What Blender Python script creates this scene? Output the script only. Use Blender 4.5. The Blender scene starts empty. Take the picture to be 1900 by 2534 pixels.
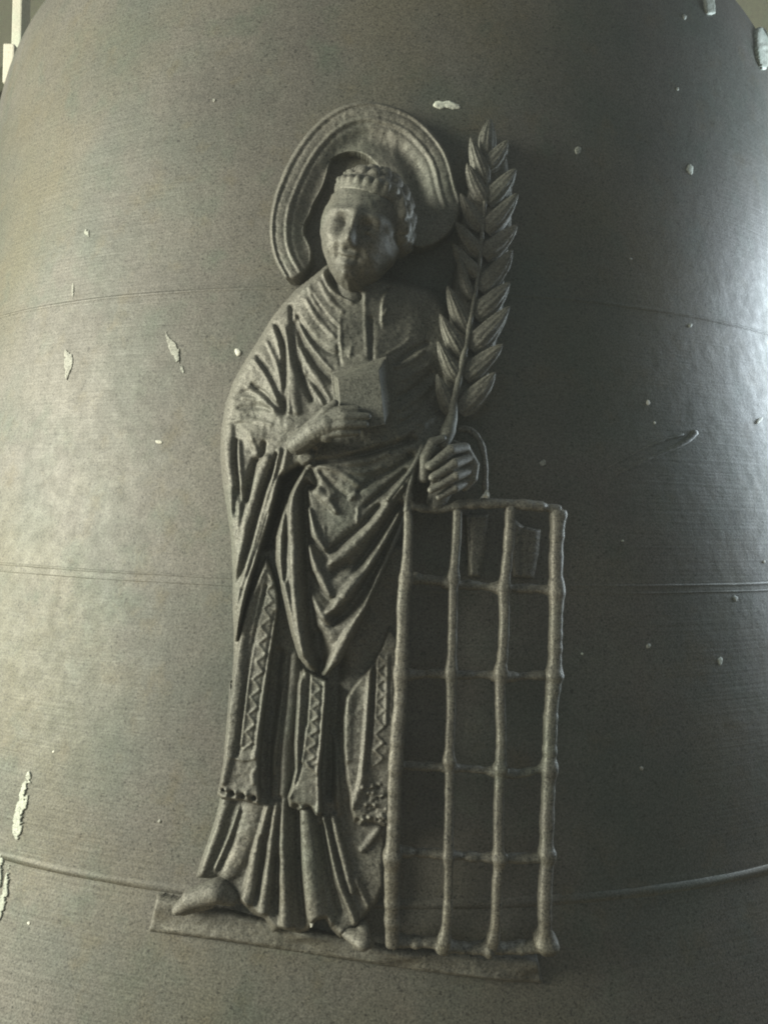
import bpy, math, random
import numpy as np
random.seed(5); rng = np.random.default_rng(5)
scene = bpy.context.scene
R = math.radians
S = 0.00035                       # metres per photo pixel on the bell's front

# ------------------------------------------------------------------ camera
F = 1947.0                        # focal length in photo pixels (1900 x 2534)
CX, CY = 950.0, 1267.0
ROLL = R(1.5)
RAXIS = 4137.0                    # camera to bell axis, in px units
cam_d = bpy.data.cameras.new('camera'); cam = bpy.data.objects.new('camera', cam_d)
scene.collection.objects.link(cam); scene.camera = cam
cam_d.sensor_fit = 'VERTICAL'; cam_d.sensor_height = 24.0
cam_d.lens = 24.0*F/2534.0
cam_d.clip_start = 0.01; cam_d.clip_end = 60
cam.location = (0, -RAXIS*S, 0)
cam.rotation_mode = 'XYZ'
from mathutils import Matrix
cam.matrix_world = Matrix.Translation((0, -RAXIS*S, 0)) @ Matrix.Rotation(R(90), 4, 'X') @ Matrix.Rotation(ROLL, 4, 'Z')

# ------------------------------------------------------------------ light
world = bpy.data.worlds.new('World'); scene.world = world; world.use_nodes = True
bg = world.node_tree.nodes['Background']
bg.inputs['Color'].default_value = (0.84, 0.94, 0.94, 1); bg.inputs['Strength'].default_value = 0.15
def area(name, loc, target, sx, sy, power, col):
    d = bpy.data.lights.new(name, 'AREA'); d.shape = 'RECTANGLE'; d.size = sx; d.size_y = sy
    d.energy = power; d.color = col
    o = bpy.data.objects.new(name, d); scene.collection.objects.link(o)
    from mathutils import Vector
    o.location = loc
    o.rotation_euler = (Vector(target)-Vector(loc)).to_track_quat('-Z', 'Y').to_euler()
    return o
area('window_light', (-2.42, -1.44, 0.54), (0.0, -0.78, 0.10), 1.1, 1.25, 146, (1.0, 0.972, 0.79))
area('side_opening_light', (1.08, -0.28, 0.20), (0.42, -0.60, 0.05), 0.25, 0.75, 20, (0.80, 0.92, 1.0))
scene.view_settings.view_transform = 'Standard'; scene.view_settings.look = 'None'
scene.view_settings.exposure = 0.26; scene.view_settings.gamma = 1.0
scene.cycles.filter_width = 2.0

# ------------------------------------------------------------------ bell profile and the picture-to-place map
PZ = np.array([-1700,-1300,-882,-400,0,300,597,900,1200,1450,1580,1690,1790,1880,1960,2040,2120,2200,2290,2380,2460,2520], float)
PR = np.array([ 2640, 2480,2330,2220,2140,2078,2020,1970,1925,1886,1866,1846,1818,1780,1730,1660,1570,1455,1300,1110,890,690], float)
def rad(z): return np.interp(z, PZ, PR)
cr, sr = math.cos(ROLL), math.sin(ROLL)
def W(u, v, h, href=None):
    """point at height h off the bell (px units), standing where the bell raised by href is seen at (u, v)"""
    u = np.asarray(u, float); v = np.asarray(v, float); h = np.asarray(h, float)+0*u
    href = h if href is None else np.asarray(href, float)+0*u
    a = (u-CX)/F; b = (CY-v)/F
    dx = a*cr-b*sr; dz = a*sr+b*cr            # direction (dx, 1, dz)
    z = dz*(RAXIS-2100.0)
    for _ in range(8):
        r = rad(z)+href
        A = dx*dx+1; B = -RAXIS; Cc = RAXIS**2-r*r
        disc = np.maximum(B*B-A*Cc, 0)
        t = (-B-np.sqrt(disc))/A
        z = dz*t
    x = dx*t; y = t-RAXIS
    rr = np.sqrt(x*x+y*y)
    k = (rr+(h-href))/rr
    return np.stack([x*k*S, y*k*S, z*S], -1)

# ------------------------------------------------------------------ materials
def bronze(name, c_dark, c_mid, c_dust, rough=0.5, metal=0.55, grain=1.0, lathe=0.0, dust=0.5, grainscale=640, bump=1.0, patina=0.0):
    m = bpy.data.materials.new(name); m.use_nodes = True
    nt = m.node_tree; N = nt.nodes; L = nt.links; N.clear()
    out = N.new('ShaderNodeOutputMaterial'); bs = N.new('ShaderNodeBsdfPrincipled')
    L.new(bs.outputs[0], out.inputs[0])
    tc = N.new('ShaderNodeTexCoord')
    def noise(scale, det=4, rgh=.55):
        n = N.new('ShaderNodeTexNoise'); n.inputs['Scale'].default_value = scale
        n.inputs['Detail'].default_value = det; n.inputs['Roughness'].default_value = rgh
        L.new(tc.outputs['Object'], n.inputs['Vector']); return n
    def ramp(src, p0, p1, c0=(0,0,0,1), c1=(1,1,1,1)):
        r = N.new('ShaderNodeValToRGB'); r.color_ramp.elements[0].position = p0; r.color_ramp.elements[1].position = p1
        r.color_ramp.elements[0].color = c0; r.color_ramp.elements[1].color = c1
        L.new(src, r.inputs[0]); return r
    def mix(f, a, b, bt='MIX'):
        x = N.new('ShaderNodeMix'); x.data_type = 'RGBA'; x.blend_type = bt
        if isinstance(f, float): x.inputs[0].default_value = f
        else: L.new(f, x.inputs[0])
        for sck, val in ((x.inputs[6], a), (x.inputs[7], b)):
            if isinstance(val, tuple): sck.default_value = val
            else: L.new(val, sck)
        return x.outputs[2]
    big = ramp(noise(5.5, 5).outputs[0], .36, .66)
    mid = ramp(noise(38, 5).outputs[0], .4, .68)
    c = mix(big.outputs[0], c_dark+(1,), c_mid+(1,))
    mm = N.new('ShaderNodeMath'); mm.operation = 'MULTIPLY'; mm.inputs[1].default_value = dust; L.new(mid.outputs[0], mm.inputs[0])
    c = mix(mm.outputs[0], c, c_dust+(1,))
    # greenish and reddish patina tints
    tint = ramp(noise(14, 3).outputs[0], .52, .74)
    t2 = N.new('ShaderNodeMath'); t2.operation = 'MULTIPLY'; t2.inputs[1].default_value = .35; L.new(tint.outputs[0], t2.inputs[0])
    c = mix(t2.outputs[0], c, (c_mid[0]*.78, c_mid[1]*1.02, c_mid[2]*.95, 1))
    if patina:
        for sc, lo, hi, colr in ((4.2, .46, .70, (.075,.105,.088)), (3.1, .50, .72, (.155,.140,.088)), (19, .55, .75, (.10,.125,.10)), (27, .56, .76, (.145,.127,.085))):
            rp = ramp(noise(sc, 4, .6).outputs[0], lo, hi)
            t3 = N.new('ShaderNodeMath'); t3.operation = 'MULTIPLY'; t3.inputs[1].default_value = patina; L.new(rp.outputs[0], t3.inputs[0])
            c = mix(t3.outputs[0], c, colr+(1,))
    fine = noise(grainscale, 2, .7)
    g = ramp(fine.outputs[0], .30, .70, (max(.1, 1-.72*grain),)*3+(1,), (1+.0,)*3+(1,))
    c = mix(1.0, c, g.outputs[0], 'MULTIPLY')
    speck = ramp(noise(grainscale*.6, 1, .5).outputs[0], .29, .35, (.25,.25,.25,1), (1,1,1,1))
    c = mix(.8*grain, c, speck.outputs[0], 'MULTIPLY')
    L.new(c, bs.inputs['Base Color'])
    bs.inputs['Metallic'].default_value = metal
    rr = N.new('ShaderNodeMapRange'); rr.inputs[3].default_value = rough-.12; rr.inputs[4].default_value = rough+.14
    L.new(noise(70, 4).outputs[0], rr.inputs[0]); L.new(rr.outputs[0], bs.inputs['Roughness'])
    b1 = N.new('ShaderNodeBump'); b1.inputs['Strength'].default_value = .5*grain*bump; b1.inputs['Distance'].default_value = .0009
    L.new(noise(420, 5, .65).outputs[0], b1.inputs['Height'])
    b2 = N.new('ShaderNodeBump'); b2.inputs['Strength'].default_value = .35*bump; b2.inputs['Distance'].default_value = .004
    L.new(noise(45, 3).outputs[0], b2.inputs['Height']); L.new(b1.outputs[0], b2.inputs['Normal'])
    last = b2
    if lathe > 0:
        mp = N.new('ShaderNodeMapping'); mp.inputs['Scale'].default_value = (6, 6, 330)
        L.new(tc.outputs['Object'], mp.inputs['Vector'])
        ln = N.new('ShaderNodeTexNoise'); ln.inputs['Scale'].default_value = 1.0; ln.inputs['Detail'].default_value = 3
        L.new(mp.outputs[0], ln.inputs['Vector'])
        b3 = N.new('ShaderNodeBump'); b3.inputs['Strength'].default_value = lathe; b3.inputs['Distance'].default_value = .0012
        L.new(ln.outputs[0], b3.inputs['Height']); L.new(b2.outputs[0], b3.inputs['Normal']); last = b3
    L.new(last.outputs[0], bs.inputs['Normal'])
    return m
M_bell = bronze('bell_bronze', (.125,.120,.108), (.175,.168,.148), (.20,.19,.165), rough=.57, metal=.17, lathe=.24, dust=.3, bump=.42, patina=.75)
M_rel = bronze('relief_bronze', (.15,.147,.13), (.21,.205,.18), (.27,.26,.225), rough=.60, metal=.25, grain=1.0, dust=.55, patina=.25, bump=.8)
M_iron = bronze('gridiron_bronze', (.15,.145,.125), (.22,.21,.18), (.28,.265,.22), rough=.56, metal=.3, grain=1.1, dust=.6, patina=.25)
M_white = bronze('dropping_white', (.62,.62,.55), (.78,.78,.70), (.8,.8,.74), rough=.8, metal=0, grain=.5, dust=.3)
M_pale = bronze('pale_crust', (.46,.50,.44), (.60,.64,.56), (.62,.64,.56), rough=.75, metal=0, grain=.7, dust=.4)
M_smear = bronze('thin_smear', (.40,.41,.37), (.50,.51,.46), (.54,.54,.48), rough=.7, metal=.0, grain=1, dust=.5)
M_wall = bronze('belfry_wall', (.50,.49,.36), (.62,.60,.44), (.6,.62,.42), rough=.9, metal=0, grain=.3, dust=.6, grainscale=200)
M_wood = bronze('weathered_wood', (.66,.64,.55), (.75,.73,.64), (.76,.72,.62), rough=.85, metal=0, grain=.4, dust=.5, grainscale=300)

# ------------------------------------------------------------------ object helpers
def new_mesh(name, verts, faces, mat, parent=None, smooth=True, label=None):
    me = bpy.data.meshes.new(name)
    me.from_pydata([tuple(p) for p in np.asarray(verts).tolist()], [], [tuple(f) for f in faces])
    me.validate(); me.update()
    if smooth: me.polygons.foreach_set('use_smooth', [True]*len(me.polygons))
    me.materials.append(mat)
    o = bpy.data.objects.new(name, me); scene.collection.objects.link(o)
    if parent is not None:
        o.parent = parent; o.matrix_parent_inverse = Matrix.Translation(parent.location).inverted()
    if label: o['label'] = label
    return o
def thing(name, label, cat, loc, group=None):
    o = bpy.data.objects.new(name, None); scene.collection.objects.link(o)
    o.location = loc; o.empty_display_size = .03
    o['label'] = label; o['category'] = cat
    if group: o['group'] = group
    return o
ZT = {'o':(0,0,1.0),'d':(0,0,1900/1659),'z1':(640,220,.3978),'z2':(520,660,.4581),'z3':(520,1200,.31344),'z4':(480,1640,.33755),
      'z5':(350,1960,.3918),'z6':(940,1160,.30139),'z7':(900,1700,.35254),'zp':(1040,260,.36145),'zh':(760,380,.18083),
      'zf':(1000,980,.14467),'zb':(700,840,.19289),'zl':(0,480,.4522),'zr':(1300,1400,.51282),'zc':(1400,0,.30139),'za':(0,0,.30139)}
def T(z, *pts):
    ox, oy, s = ZT[z]
    p = np.asarray(pts, float)
    p = p.copy(); p[:,0] = ox+p[:,0]*s; p[:,1] = oy+p[:,1]*s
    return p
def resample(p, n):
    p = np.asarray(p, float); d = np.r_[0, np.cumsum(np.linalg.norm(np.diff(p[:,:2], axis=0), axis=1))]
    t = np.linspace(0, d[-1], n)
    return np.stack([np.interp(t, d, p[:,i]) for i in range(p.shape[1])], 1)
def smoothline(p, it=2):
    p = np.asarray(p, float)
    for _ in range(it):                       # Chaikin, ends kept
        q = [p[0]]
        for a, b in zip(p[:-1], p[1:]): q += [a*.75+b*.25, a*.25+b*.75]
        q.append(p[-1]); p = np.array(q)
    return p
def smoothloop(p, it=1):
    p = np.asarray(p, float)
    for _ in range(it):
        n = np.roll(p, -1, 0); p = np.stack([p*.75+n*.25, p*.25+n*.75], 1).reshape(-1, p.shape[1])
    return p
def polydist(P, line, signed=False):
    """distance of points P (n,2) to a polyline, with the parameter 0..1 along it"""
    best = np.full(len(P), 1e9); tt = np.zeros(len(P)); sg = np.zeros(len(P)); cp = np.zeros_like(P)
    seg = np.linalg.norm(np.diff(line, axis=0), axis=1); cum = np.r_[0, np.cumsum(seg)]; tot = max(cum[-1], 1e-6)
    for i in range(len(line)-1):
        a = line[i]; b = line[i+1]; ab = b-a; l2 = max(ab@ab, 1e-9)
        t = np.clip(((P-a)@ab)/l2, 0, 1); c = a+t[:,None]*ab
        d = np.hypot(P[:,0]-c[:,0], P[:,1]-c[:,1]); m = d < best
        best[m] = d[m]; tt[m] = (cum[i]+t[m]*seg[i])/tot; cp[m] = c[m]
        if signed: sg[m] = np.sign(ab[0]*(P[m,1]-a[1])-ab[1]*(P[m,0]-a[0]))
    return best, tt, sg, cp
def inside(P, poly):
    x, y = P[:,0], P[:,1]; r = np.zeros(len(P), bool)
    for (x0,y0),(x1,y1) in zip(poly, np.roll(poly, -1, 0)):
        if y0 == y1: continue
        c = ((y0 > y) != (y1 > y)) & (x < (x1-x0)*(y-y0)/(y1-y0)+x0); r ^= c
    return r
def idw(P, ctrl, soft=60.0):
    c = np.asarray(ctrl, float); num = np.zeros(len(P)); den = np.zeros(len(P))
    for u, v, h in c:
        w = 1/((P[:,0]-u)**2+(P[:,1]-v)**2+soft*soft)**1.6; num += w*h; den += w
    return num/den
def vnoise(P, scale, seed):
    """smooth value noise"""
    r = np.random.default_rng(seed); g = r.random((64, 64))
    q = P/scale; i = np.floor(q).astype(int); f = q-i; f = f*f*(3-2*f)
    a = g[i[:,0]%64, i[:,1]%64]; b = g[(i[:,0]+1)%64, i[:,1]%64]; c = g[i[:,0]%64, (i[:,1]+1)%64]; d = g[(i[:,0]+1)%64, (i[:,1]+1)%64]
    return (a*(1-f[:,0])+b*f[:,0])*(1-f[:,1])+(c*(1-f[:,0])+d*f[:,0])*f[:,1]-.5
# strokes: R = rounded fold, G = groove, L = lap (cloth edge raised on its right-hand side), K = knob / hole
FOLD = .48
def stroke_h(P, st):
    kind, line, w, a = st[:4]
    line = np.asarray(line, float)
    if kind == 'K':
        d = np.hypot(P[:,0]-line[0,0], P[:,1]-line[0,1]); return a*np.exp(-(d/w)**2*1.6)
    if len(line) > 2: line = smoothline(line, 2)
    m = w if np.isscalar(w) else max(w)
    lo = line.min(0)-4*m-6; hi = line.max(0)+4*m+6
    idx = np.where((P[:,0] > lo[0])&(P[:,0] < hi[0])&(P[:,1] > lo[1])&(P[:,1] < hi[1]))[0]
    out = np.zeros(len(P))
    if len(idx) == 0: return out
    d, t, sg, _ = polydist(P[idx], line, kind == 'L')
    ww = w if np.isscalar(w) else np.interp(t, np.linspace(0, 1, len(w)), w)
    aa = a if np.isscalar(a) else np.interp(t, np.linspace(0, 1, len(a)), a)
    if kind == 'R': val = FOLD*aa*np.where(d < ww*1.12, np.maximum(1-(d/(ww*1.12))**2.6, 0)**.8, 0)
    elif kind == 'G': val = -.68*aa*np.exp(-(d/ww)**2*1.3)
    else:
        s = d*sg; val = aa*np.where(s > 0, np.exp(-s/ww), np.maximum(0, 1+s/4))
    out[idx] = val
    return out
def HF(name, outline, ctrl, strokes, parent, mat, step=3.0, edge=14, rim=.45, href=80, floor=-6, soft=60, lump=3.0, seed=1, label=None, blur=1, lump2=1.2, ragged=0.0):
    outline = np.asarray(outline, float)
    lo = outline.min(0)-step*2; hi = outline.max(0)+step*2
    nu = int((hi[0]-lo[0])/step)+2; nv = int((hi[1]-lo[1])/step)+2
    U, V = np.meshgrid(lo[0]+np.arange(nu)*step, lo[1]+np.arange(nv)*step, indexing='ij')
    P = np.stack([U.ravel(), V.ravel()], 1)
    loop = np.vstack([outline, outline[:1]])
    ins = inside(P, outline)
    d, _, _, cp = polydist(P, loop)
    near = d < step*.72
    ok = ins | near
    if ragged:
        ok = ins & (vnoise(P*np.array([1.0,.45]), ragged, seed)+.45*vnoise(P, ragged*.45, seed+5)+.05*np.minimum(d, 9) > -.07)
        near = np.zeros(len(P), bool)
    snap = near & (~ins | (d < step*.35))
    P2 = P.copy(); P2[snap] = cp[snap]
    dd = np.where(snap, 0, d)
    e = np.clip(dd/edge, 0, 1); prof = rim+(1-rim)*np.sqrt(1-(1-e)**2)
    base = idw(P2, ctrl, soft) if np.ndim(ctrl) else np.full(len(P2), float(ctrl))
    h = base*prof
    rid = np.zeros(len(P2)); oth = np.zeros(len(P2))
    for st in strokes:
        if st[0] in 'R': rid = np.maximum(rid, stroke_h(P2, st))
        else: oth += stroke_h(P2, st)
    h = h+(rid+oth)*(.35+.65*np.clip(dd/6, 0, 1))+lump*2*vnoise(P2, 42, seed)+lump2*2*vnoise(P2, 9, seed+7)
    H = h.reshape(nu, nv); OK = ok.reshape(nu, nv)
    for _ in range(blur):
        acc = np.zeros_like(H); cnt = np.zeros_like(H)
        for di in (-1,0,1):
            for dj in (-1,0,1):
                wgt = 2.0 if (di == 0 and dj == 0) else .5
                sh = np.roll(np.roll(np.where(OK, H, 0), di, 0), dj, 1); so = np.roll(np.roll(OK.astype(float), di, 0), dj, 1)
                acc += wgt*sh; cnt += wgt*so
        H = np.where(OK, acc/np.maximum(cnt, 1e-6), H)
    h = np.maximum(H.ravel(), floor+3)
    cell = OK[:-1,:-1]&OK[1:,:-1]&OK[1:,1:]&OK[:-1,1:]
    I = np.arange(nu*nv).reshape(nu, nv)
    ci, cj = np.where(cell)
    quads = np.stack([I[ci,cj], I[ci,cj+1], I[ci+1,cj+1], I[ci+1,cj]], 1)   # faces outward
    used = np.unique(quads); remap = -np.ones(nu*nv, int); remap[used] = np.arange(len(used))
    quads = remap[quads]
    k_ = np.clip(dd/(edge*1.6), 0, 1); k_ = k_*k_*(3-2*k_); hr = h+(href-h)*k_
    top = W(P2[used,0], P2[used,1], h[used], hr[used])
    # boundary walls
    edges = {}
    for q in quads.tolist():
        for a, b in ((q[0],q[1]),(q[1],q[2]),(q[2],q[3]),(q[3],q[0])):
            if (b, a) in edges: del edges[(b, a)]
            else: edges[(a, b)] = 1
    bv = sorted({i for e_ in edges for i in e_}); low = {b: len(used)+i for i, b in enumerate(bv)}
    Pb = P2[used][bv]
    lowp = W(Pb[:,0], Pb[:,1], np.full(len(bv), float(floor)), hr[used][bv])
    walls = [(b, a, low[a], low[b]) for a, b in edges]
    return new_mesh(name, np.vstack([top, lowp]), quads.tolist()+walls, mat, parent, True, label)
def tube(name, path, radii, parent, mat, n=12, flat=1.0, wob=0.0, sub=4, seed=0, cap=True, label=None, knobs=(), sq=1.0):
    """rod along path [(u, v, h)], radii per path point; knobs = [(u, v, grow, reach)]"""
    path = np.asarray(path, float); rr = np.asarray(radii, float)+np.zeros(len(path))
    q = np.column_stack([path, rr]); q = smoothline(q, 2)
    L = np.linalg.norm(np.diff(q[:,:2], axis=0), axis=1).sum()+np.abs(np.diff(q[:,2])).sum()
    q = resample(q, max(6, int(L/sub)))
    r = q[:,3].copy()
    for ku, kv, grow, reach in knobs:
        r += grow*np.exp(-((q[:,0]-ku)**2+(q[:,1]-kv)**2)/reach**2)
    rg = np.random.default_rng(seed)
    if wob:
        r *= 1+wob*vnoise(np.stack([q[:,1]+q[:,0], q[:,0]*.3+seed*31], 1), 16, seed+3)*2
    tan = np.gradient(q[:,:3], axis=0); tan /= np.maximum(np.linalg.norm(tan, axis=1, keepdims=True), 1e-9)
    up = np.tile(np.array([0,0,1.0]), (len(q),1)); side = np.cross(tan, up); bad = np.linalg.norm(side, axis=1) < .15
    side[bad] = np.cross(tan[bad], np.array([1.0,0,0])); side /= np.linalg.norm(side, axis=1, keepdims=True)
    nrm = np.cross(side, tan)
    ang = np.linspace(0, 2*np.pi, n, endpoint=False)
    ca_ = np.sign(np.cos(ang))*np.abs(np.cos(ang))**sq; sa_ = np.sign(np.sin(ang))*np.abs(np.sin(ang))**sq
    if cap:
        rr2 = r.copy(); rr2[0] *= .55; rr2[-1] *= .55; r = rr2
    ring = q[:,None,:3]+r[:,None,None]*(ca_[None,:,None]*side[:,None,:]+flat*sa_[None,:,None]*nrm[:,None,:])
    if wob:
        ring = ring+ (wob*3.0)*vnoise(ring.reshape(-1,3)[:,:2]+ring.reshape(-1,3)[:,2:3], 8, seed+11).reshape(ring.shape[0], n, 1)*(np.cos(ang)[None,:,None]*side[:,None,:]+np.sin(ang)[None,:,None]*nrm[:,None,:])
    P = ring.reshape(-1, 3); hc = np.repeat(q[:,2], n)
    V = W(P[:,0], P[:,1], P[:,2], hc)
    faces = []
    for i in range(len(q)-1):
        for j in range(n):
            a = i*n+j; b = i*n+(j+1)%n; faces.append((a, b, b+n, a+n))
    faces.append(tuple(range(n-1, -1, -1))); faces.append(tuple((len(q)-1)*n+j for j in range(n)))
    return new_mesh(name, V, faces, mat, parent, True, label)
def blob(name, caps, parent, mat, href, voxel=2.2, label=None, smooth=4):
    """one continuous surface grown from tapered capsules [(p0, p1, r0, r1)] in (u, v, h)"""
    verts = []; faces = []
    for p0, p1, r0, r1 in caps:
        p0 = np.array(p0, float); p1 = np.array(p1, float); ax = p1-p0; L = np.linalg.norm(ax)
        k = max(2, int(L/max(min(r0, r1)*.35, 1.0))+1)
        for t in np.linspace(0, 1, k):
            c = p0+ax*t; r = r0+(r1-r0)*t
            b0 = len(verts); nu, nv = 12, 8
            verts.append(c+np.array([0,0,r]))
            for i in range(1, nv):
                th = np.pi*i/nv
                for j in range(nu):
                    ph = 2*np.pi*j/nu
                    verts.append(c+r*np.array([math.sin(th)*math.cos(ph), math.sin(th)*math.sin(ph), math.cos(th)]))
            verts.append(c-np.array([0,0,r])); last = len(verts)-1
            for j in range(nu):
                faces.append((b0, b0+1+j, b0+1+(j+1)%nu))
                faces.append((last, b0+1+(nv-2)*nu+(j+1)%nu, b0+1+(nv-2)*nu+j))
                for i in range(nv-2):
                    a = b0+1+i*nu+j; b = b0+1+i*nu+(j+1)%nu; faces.append((a, a+nu, b+nu, b))
    P = np.array(verts); V = W(P[:,0], P[:,1], P[:,2], href)
    o = new_mesh(name, V, faces, mat, parent, True, label)
    md = o.modifiers.new('merge', 'REMESH'); md.mode = 'VOXEL'; md.voxel_size = voxel*S; md.use_smooth_shade = True
    ms = o.modifiers.new('soften', 'SMOOTH'); ms.iterations = smooth; ms.factor = .5
    return o
def slab(name, front, back, parent, mat, bev=2.0, label=None):
    """hexahedron from four front and four back corners in (u, v, h), clockwise from upper left"""
    P = np.array(list(front)+list(back), float); V = W(P[:,0], P[:,1], P[:,2])
    f = [(0,3,2,1),(4,5,6,7),(0,1,5,4),(1,2,6,5),(2,3,7,6),(3,0,4,7)]
    o = new_mesh(name, V, f, mat, parent, False, label)
    md = o.modifiers.new('bevel', 'BEVEL'); md.width = bev*S; md.segments = 3
    return o
def plain(name, V, faces, mat, parent=None, smooth=False, bev=0):
    o = new_mesh(name, V, faces, mat, parent, smooth)
    if bev:
        md = o.modifiers.new('bevel', 'BEVEL'); md.width = bev; md.segments = 2
    return o
def box_faces(): return [(0,3,2,1),(4,5,6,7),(0,1,5,4),(1,2,6,5),(2,3,7,6),(3,0,4,7)]
def boxv(x0,x1,y0,y1,z0,z1): return np.array([(x0,y0,z1),(x1,y0,z1),(x1,y0,z0),(x0,y0,z0),(x0,y1,z1),(x1,y1,z1),(x1,y1,z0),(x0,y1,z0)], float)

# ------------------------------------------------------------------ setting: the belfry behind the bell
wall = plain('wall', boxv(-4,4,2.6,2.8,-2,4), box_faces(), M_wall); wall['kind'] = 'structure'
floor = plain('floor', boxv(-4,4,-4,2.6,-1.15,-1.05), box_faces(), bronze('floor_boards', (.24,.17,.09), (.32,.24,.14), (.34,.27,.17), rough=.85, metal=0, grain=.3, dust=.5, grainscale=200)); floor['kind'] = 'structure'
post = thing('wooden_post', 'pale upright wooden post behind the bell at the upper left corner', 'post', (-1.35,1.6,-1.5))
BEHIND_Y = 1.0
def behind(u, v, y):
    a = (u-CX)/F; b = (CY-v)/F; dx = a*cr-b*sr; dz = a*sr+b*cr; t = y+RAXIS*S
    return dx*t, dz*t
x0, _ = behind(29, 60, .55); x1, _ = behind(54, 60, .55)
plain('shaft', boxv(x0, x1, .55, .60, -1.2, 1.6), box_faces(), M_wood, post, bev=.004)
x0, zt = behind(8, 106, .5); x1, zb = behind(34, 205, .5)
bk = thing('timber_block', 'pale short timber end beside the bell shoulder at the left edge', 'timber', (x0, .5, zb))
plain('block_body', boxv(x0, x1, .5, .54, zb, zt), box_faces(), M_wood, bk, bev=.004)
xg, zg = behind(110, 4, .7)
bx = thing('roof_beam', 'dark slanting roof beam behind the bell in the top left corner', 'beam', (xg, .9, zg))
V = boxv(-.35, .25, .9, 1.0, -.03, .03); an = R(38)
V = np.stack([xg+V[:,0]*math.cos(an)-V[:,2]*math.sin(an), V[:,1], zg+.06+V[:,0]*math.sin(an)+V[:,2]*math.cos(an)], 1)
plain('beam_body', V, box_faces(), bronze('dark_timber', (.05,.055,.035), (.09,.10,.06), (.12,.12,.07), rough=.85, metal=0, grain=.3, grainscale=300), bx, bev=.004)

# ------------------------------------------------------------------ the bell
bell = thing('bell', 'large dark bronze bell with lathe marks, raised rings and pale droppings', 'bell', (0, 0, PZ[0]*S))
zz = np.unique(np.r_[np.linspace(PZ[0], PZ[-1], 150)]); rr_ = rad(zz)
for _ in range(3): rr_[1:-1] = .25*rr_[:-2]+.5*rr_[1:-1]+.25*rr_[2:]
PZ2, PR2 = zz, rr_
def rad(z): return np.interp(z, PZ2, PR2)
prof = [(r, z) for r, z in zip(rr_, zz)]
prof += [(400, 2560), (1, 2570)]
inner = [(2640-230, -1740), (2300, -1300), (1900, 0), (1650, 1500), (900, 2200), (1, 2350)]
prof = [(2560, -1760)]+prof
NS = 256
V = []; Fc = []
for r, z in prof:
    for j in range(NS):
        a = 2*np.pi*j/NS; V.append((r*math.sin(a)*S, -r*math.cos(a)*S, z*S))
for i in range(len(prof)-1):
    for j in range(NS):
        a = i*NS+j; b = i*NS+(j+1)%NS; Fc.append((a, b, b+NS, a+NS))
nb = len(V)
inn = [prof[0]]+inner
for r, z in inner:
    for j in range(NS):
        a = 2*np.pi*j/NS; V.append((r*math.sin(a)*S, -r*math.cos(a)*S, z*S))
for i in range(len(inner)):
    for j in range(NS):
        a0 = (0 if i == 0 else nb+(i-1)*NS); b0 = nb+i*NS
        Fc.append((a0+(j+1)%NS, a0+j, b0+j, b0+(j+1)%NS))
new_mesh('bell_body', V, Fc, M_bell, bell)
def ring(vc, prof_pts, label):
    zc = W(950, vc, 0)[2]/S
    V = []; Fc = []; m = len(prof_pts)
    for dz, dh in prof_pts:
        for j in range(NS):
            a = 2*np.pi*j/NS; jit = 1.4*math.sin(a*37+dz)+1.1*math.sin(a*91+2*dz) if dh > 0 else 0
            r = rad(zc+dz)+dh+(jit*.35); V.append((r*math.sin(a)*S, -r*math.cos(a)*S, (zc+dz)*S))
    for i in range(m-1):
        for j in range(NS):
            a = i*NS+j; b = i*NS+(j+1)%NS; Fc.append((a, b, b+NS, a+NS))
    return new_mesh('moulding_ring', V, Fc, M_bell, bell, True, label)
ring(712, [(-8,-2),(-5,1.0),(-1,2.2),(3,1.4),(6,-2)], 'thin raised ring line above the middle of the bell')
ring(1446, [(-21,-2),(-17,.9),(-14,1.0),(-10,-.8),(-2,-.8),(2,1.2),(6,1.4),(10,-2)], 'faint double ring around the middle of the bell')
ring(2236, [(-14,-3),(-10,1.0),(-5,3.4),(0,4.6),(5,3.4),(9,1.0),(13,-3)], 'rounded raised ring low on the bell')

# ------------------------------------------------------------------ ledge under the feet
base_o = W(840, 2350, 0)
ledge = thing('ledge', 'narrow sloping bronze ledge under the feet of the saint and the gridiron', 'ledge', tuple(base_o))
HF('ledge_body', T('d',(340,1932),(430,1950),(560,1985),(700,2015),(830,2045),(1000,2058),(1160,2064),(1172,2125),(1100,2122),(980,2108),(820,2085),(650,2058),(480,2033),(322,2012)),
   [(388,2220,30),(370,2300,7),(760,2300,30),(750,2350,4),(1000,2350,30),(1000,2400,4),(1320,2365,34),(1330,2425,10)],
   [('R',T('d',(338,1935),(332,1975),(325,2010)),6,12),('R',T('d',(1160,2066),(1168,2100),(1172,2124)),8,15)], ledge, M_rel, step=4, edge=7, rim=.1, href=12, soft=20, lump=1.2, seed=8)

# ------------------------------------------------------------------ the saint
saint = thing('saint_statue', 'high relief bronze statue of a haloed saint in robes holding book and palm', 'statue', tuple(W(760, 2280, 40)))
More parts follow.
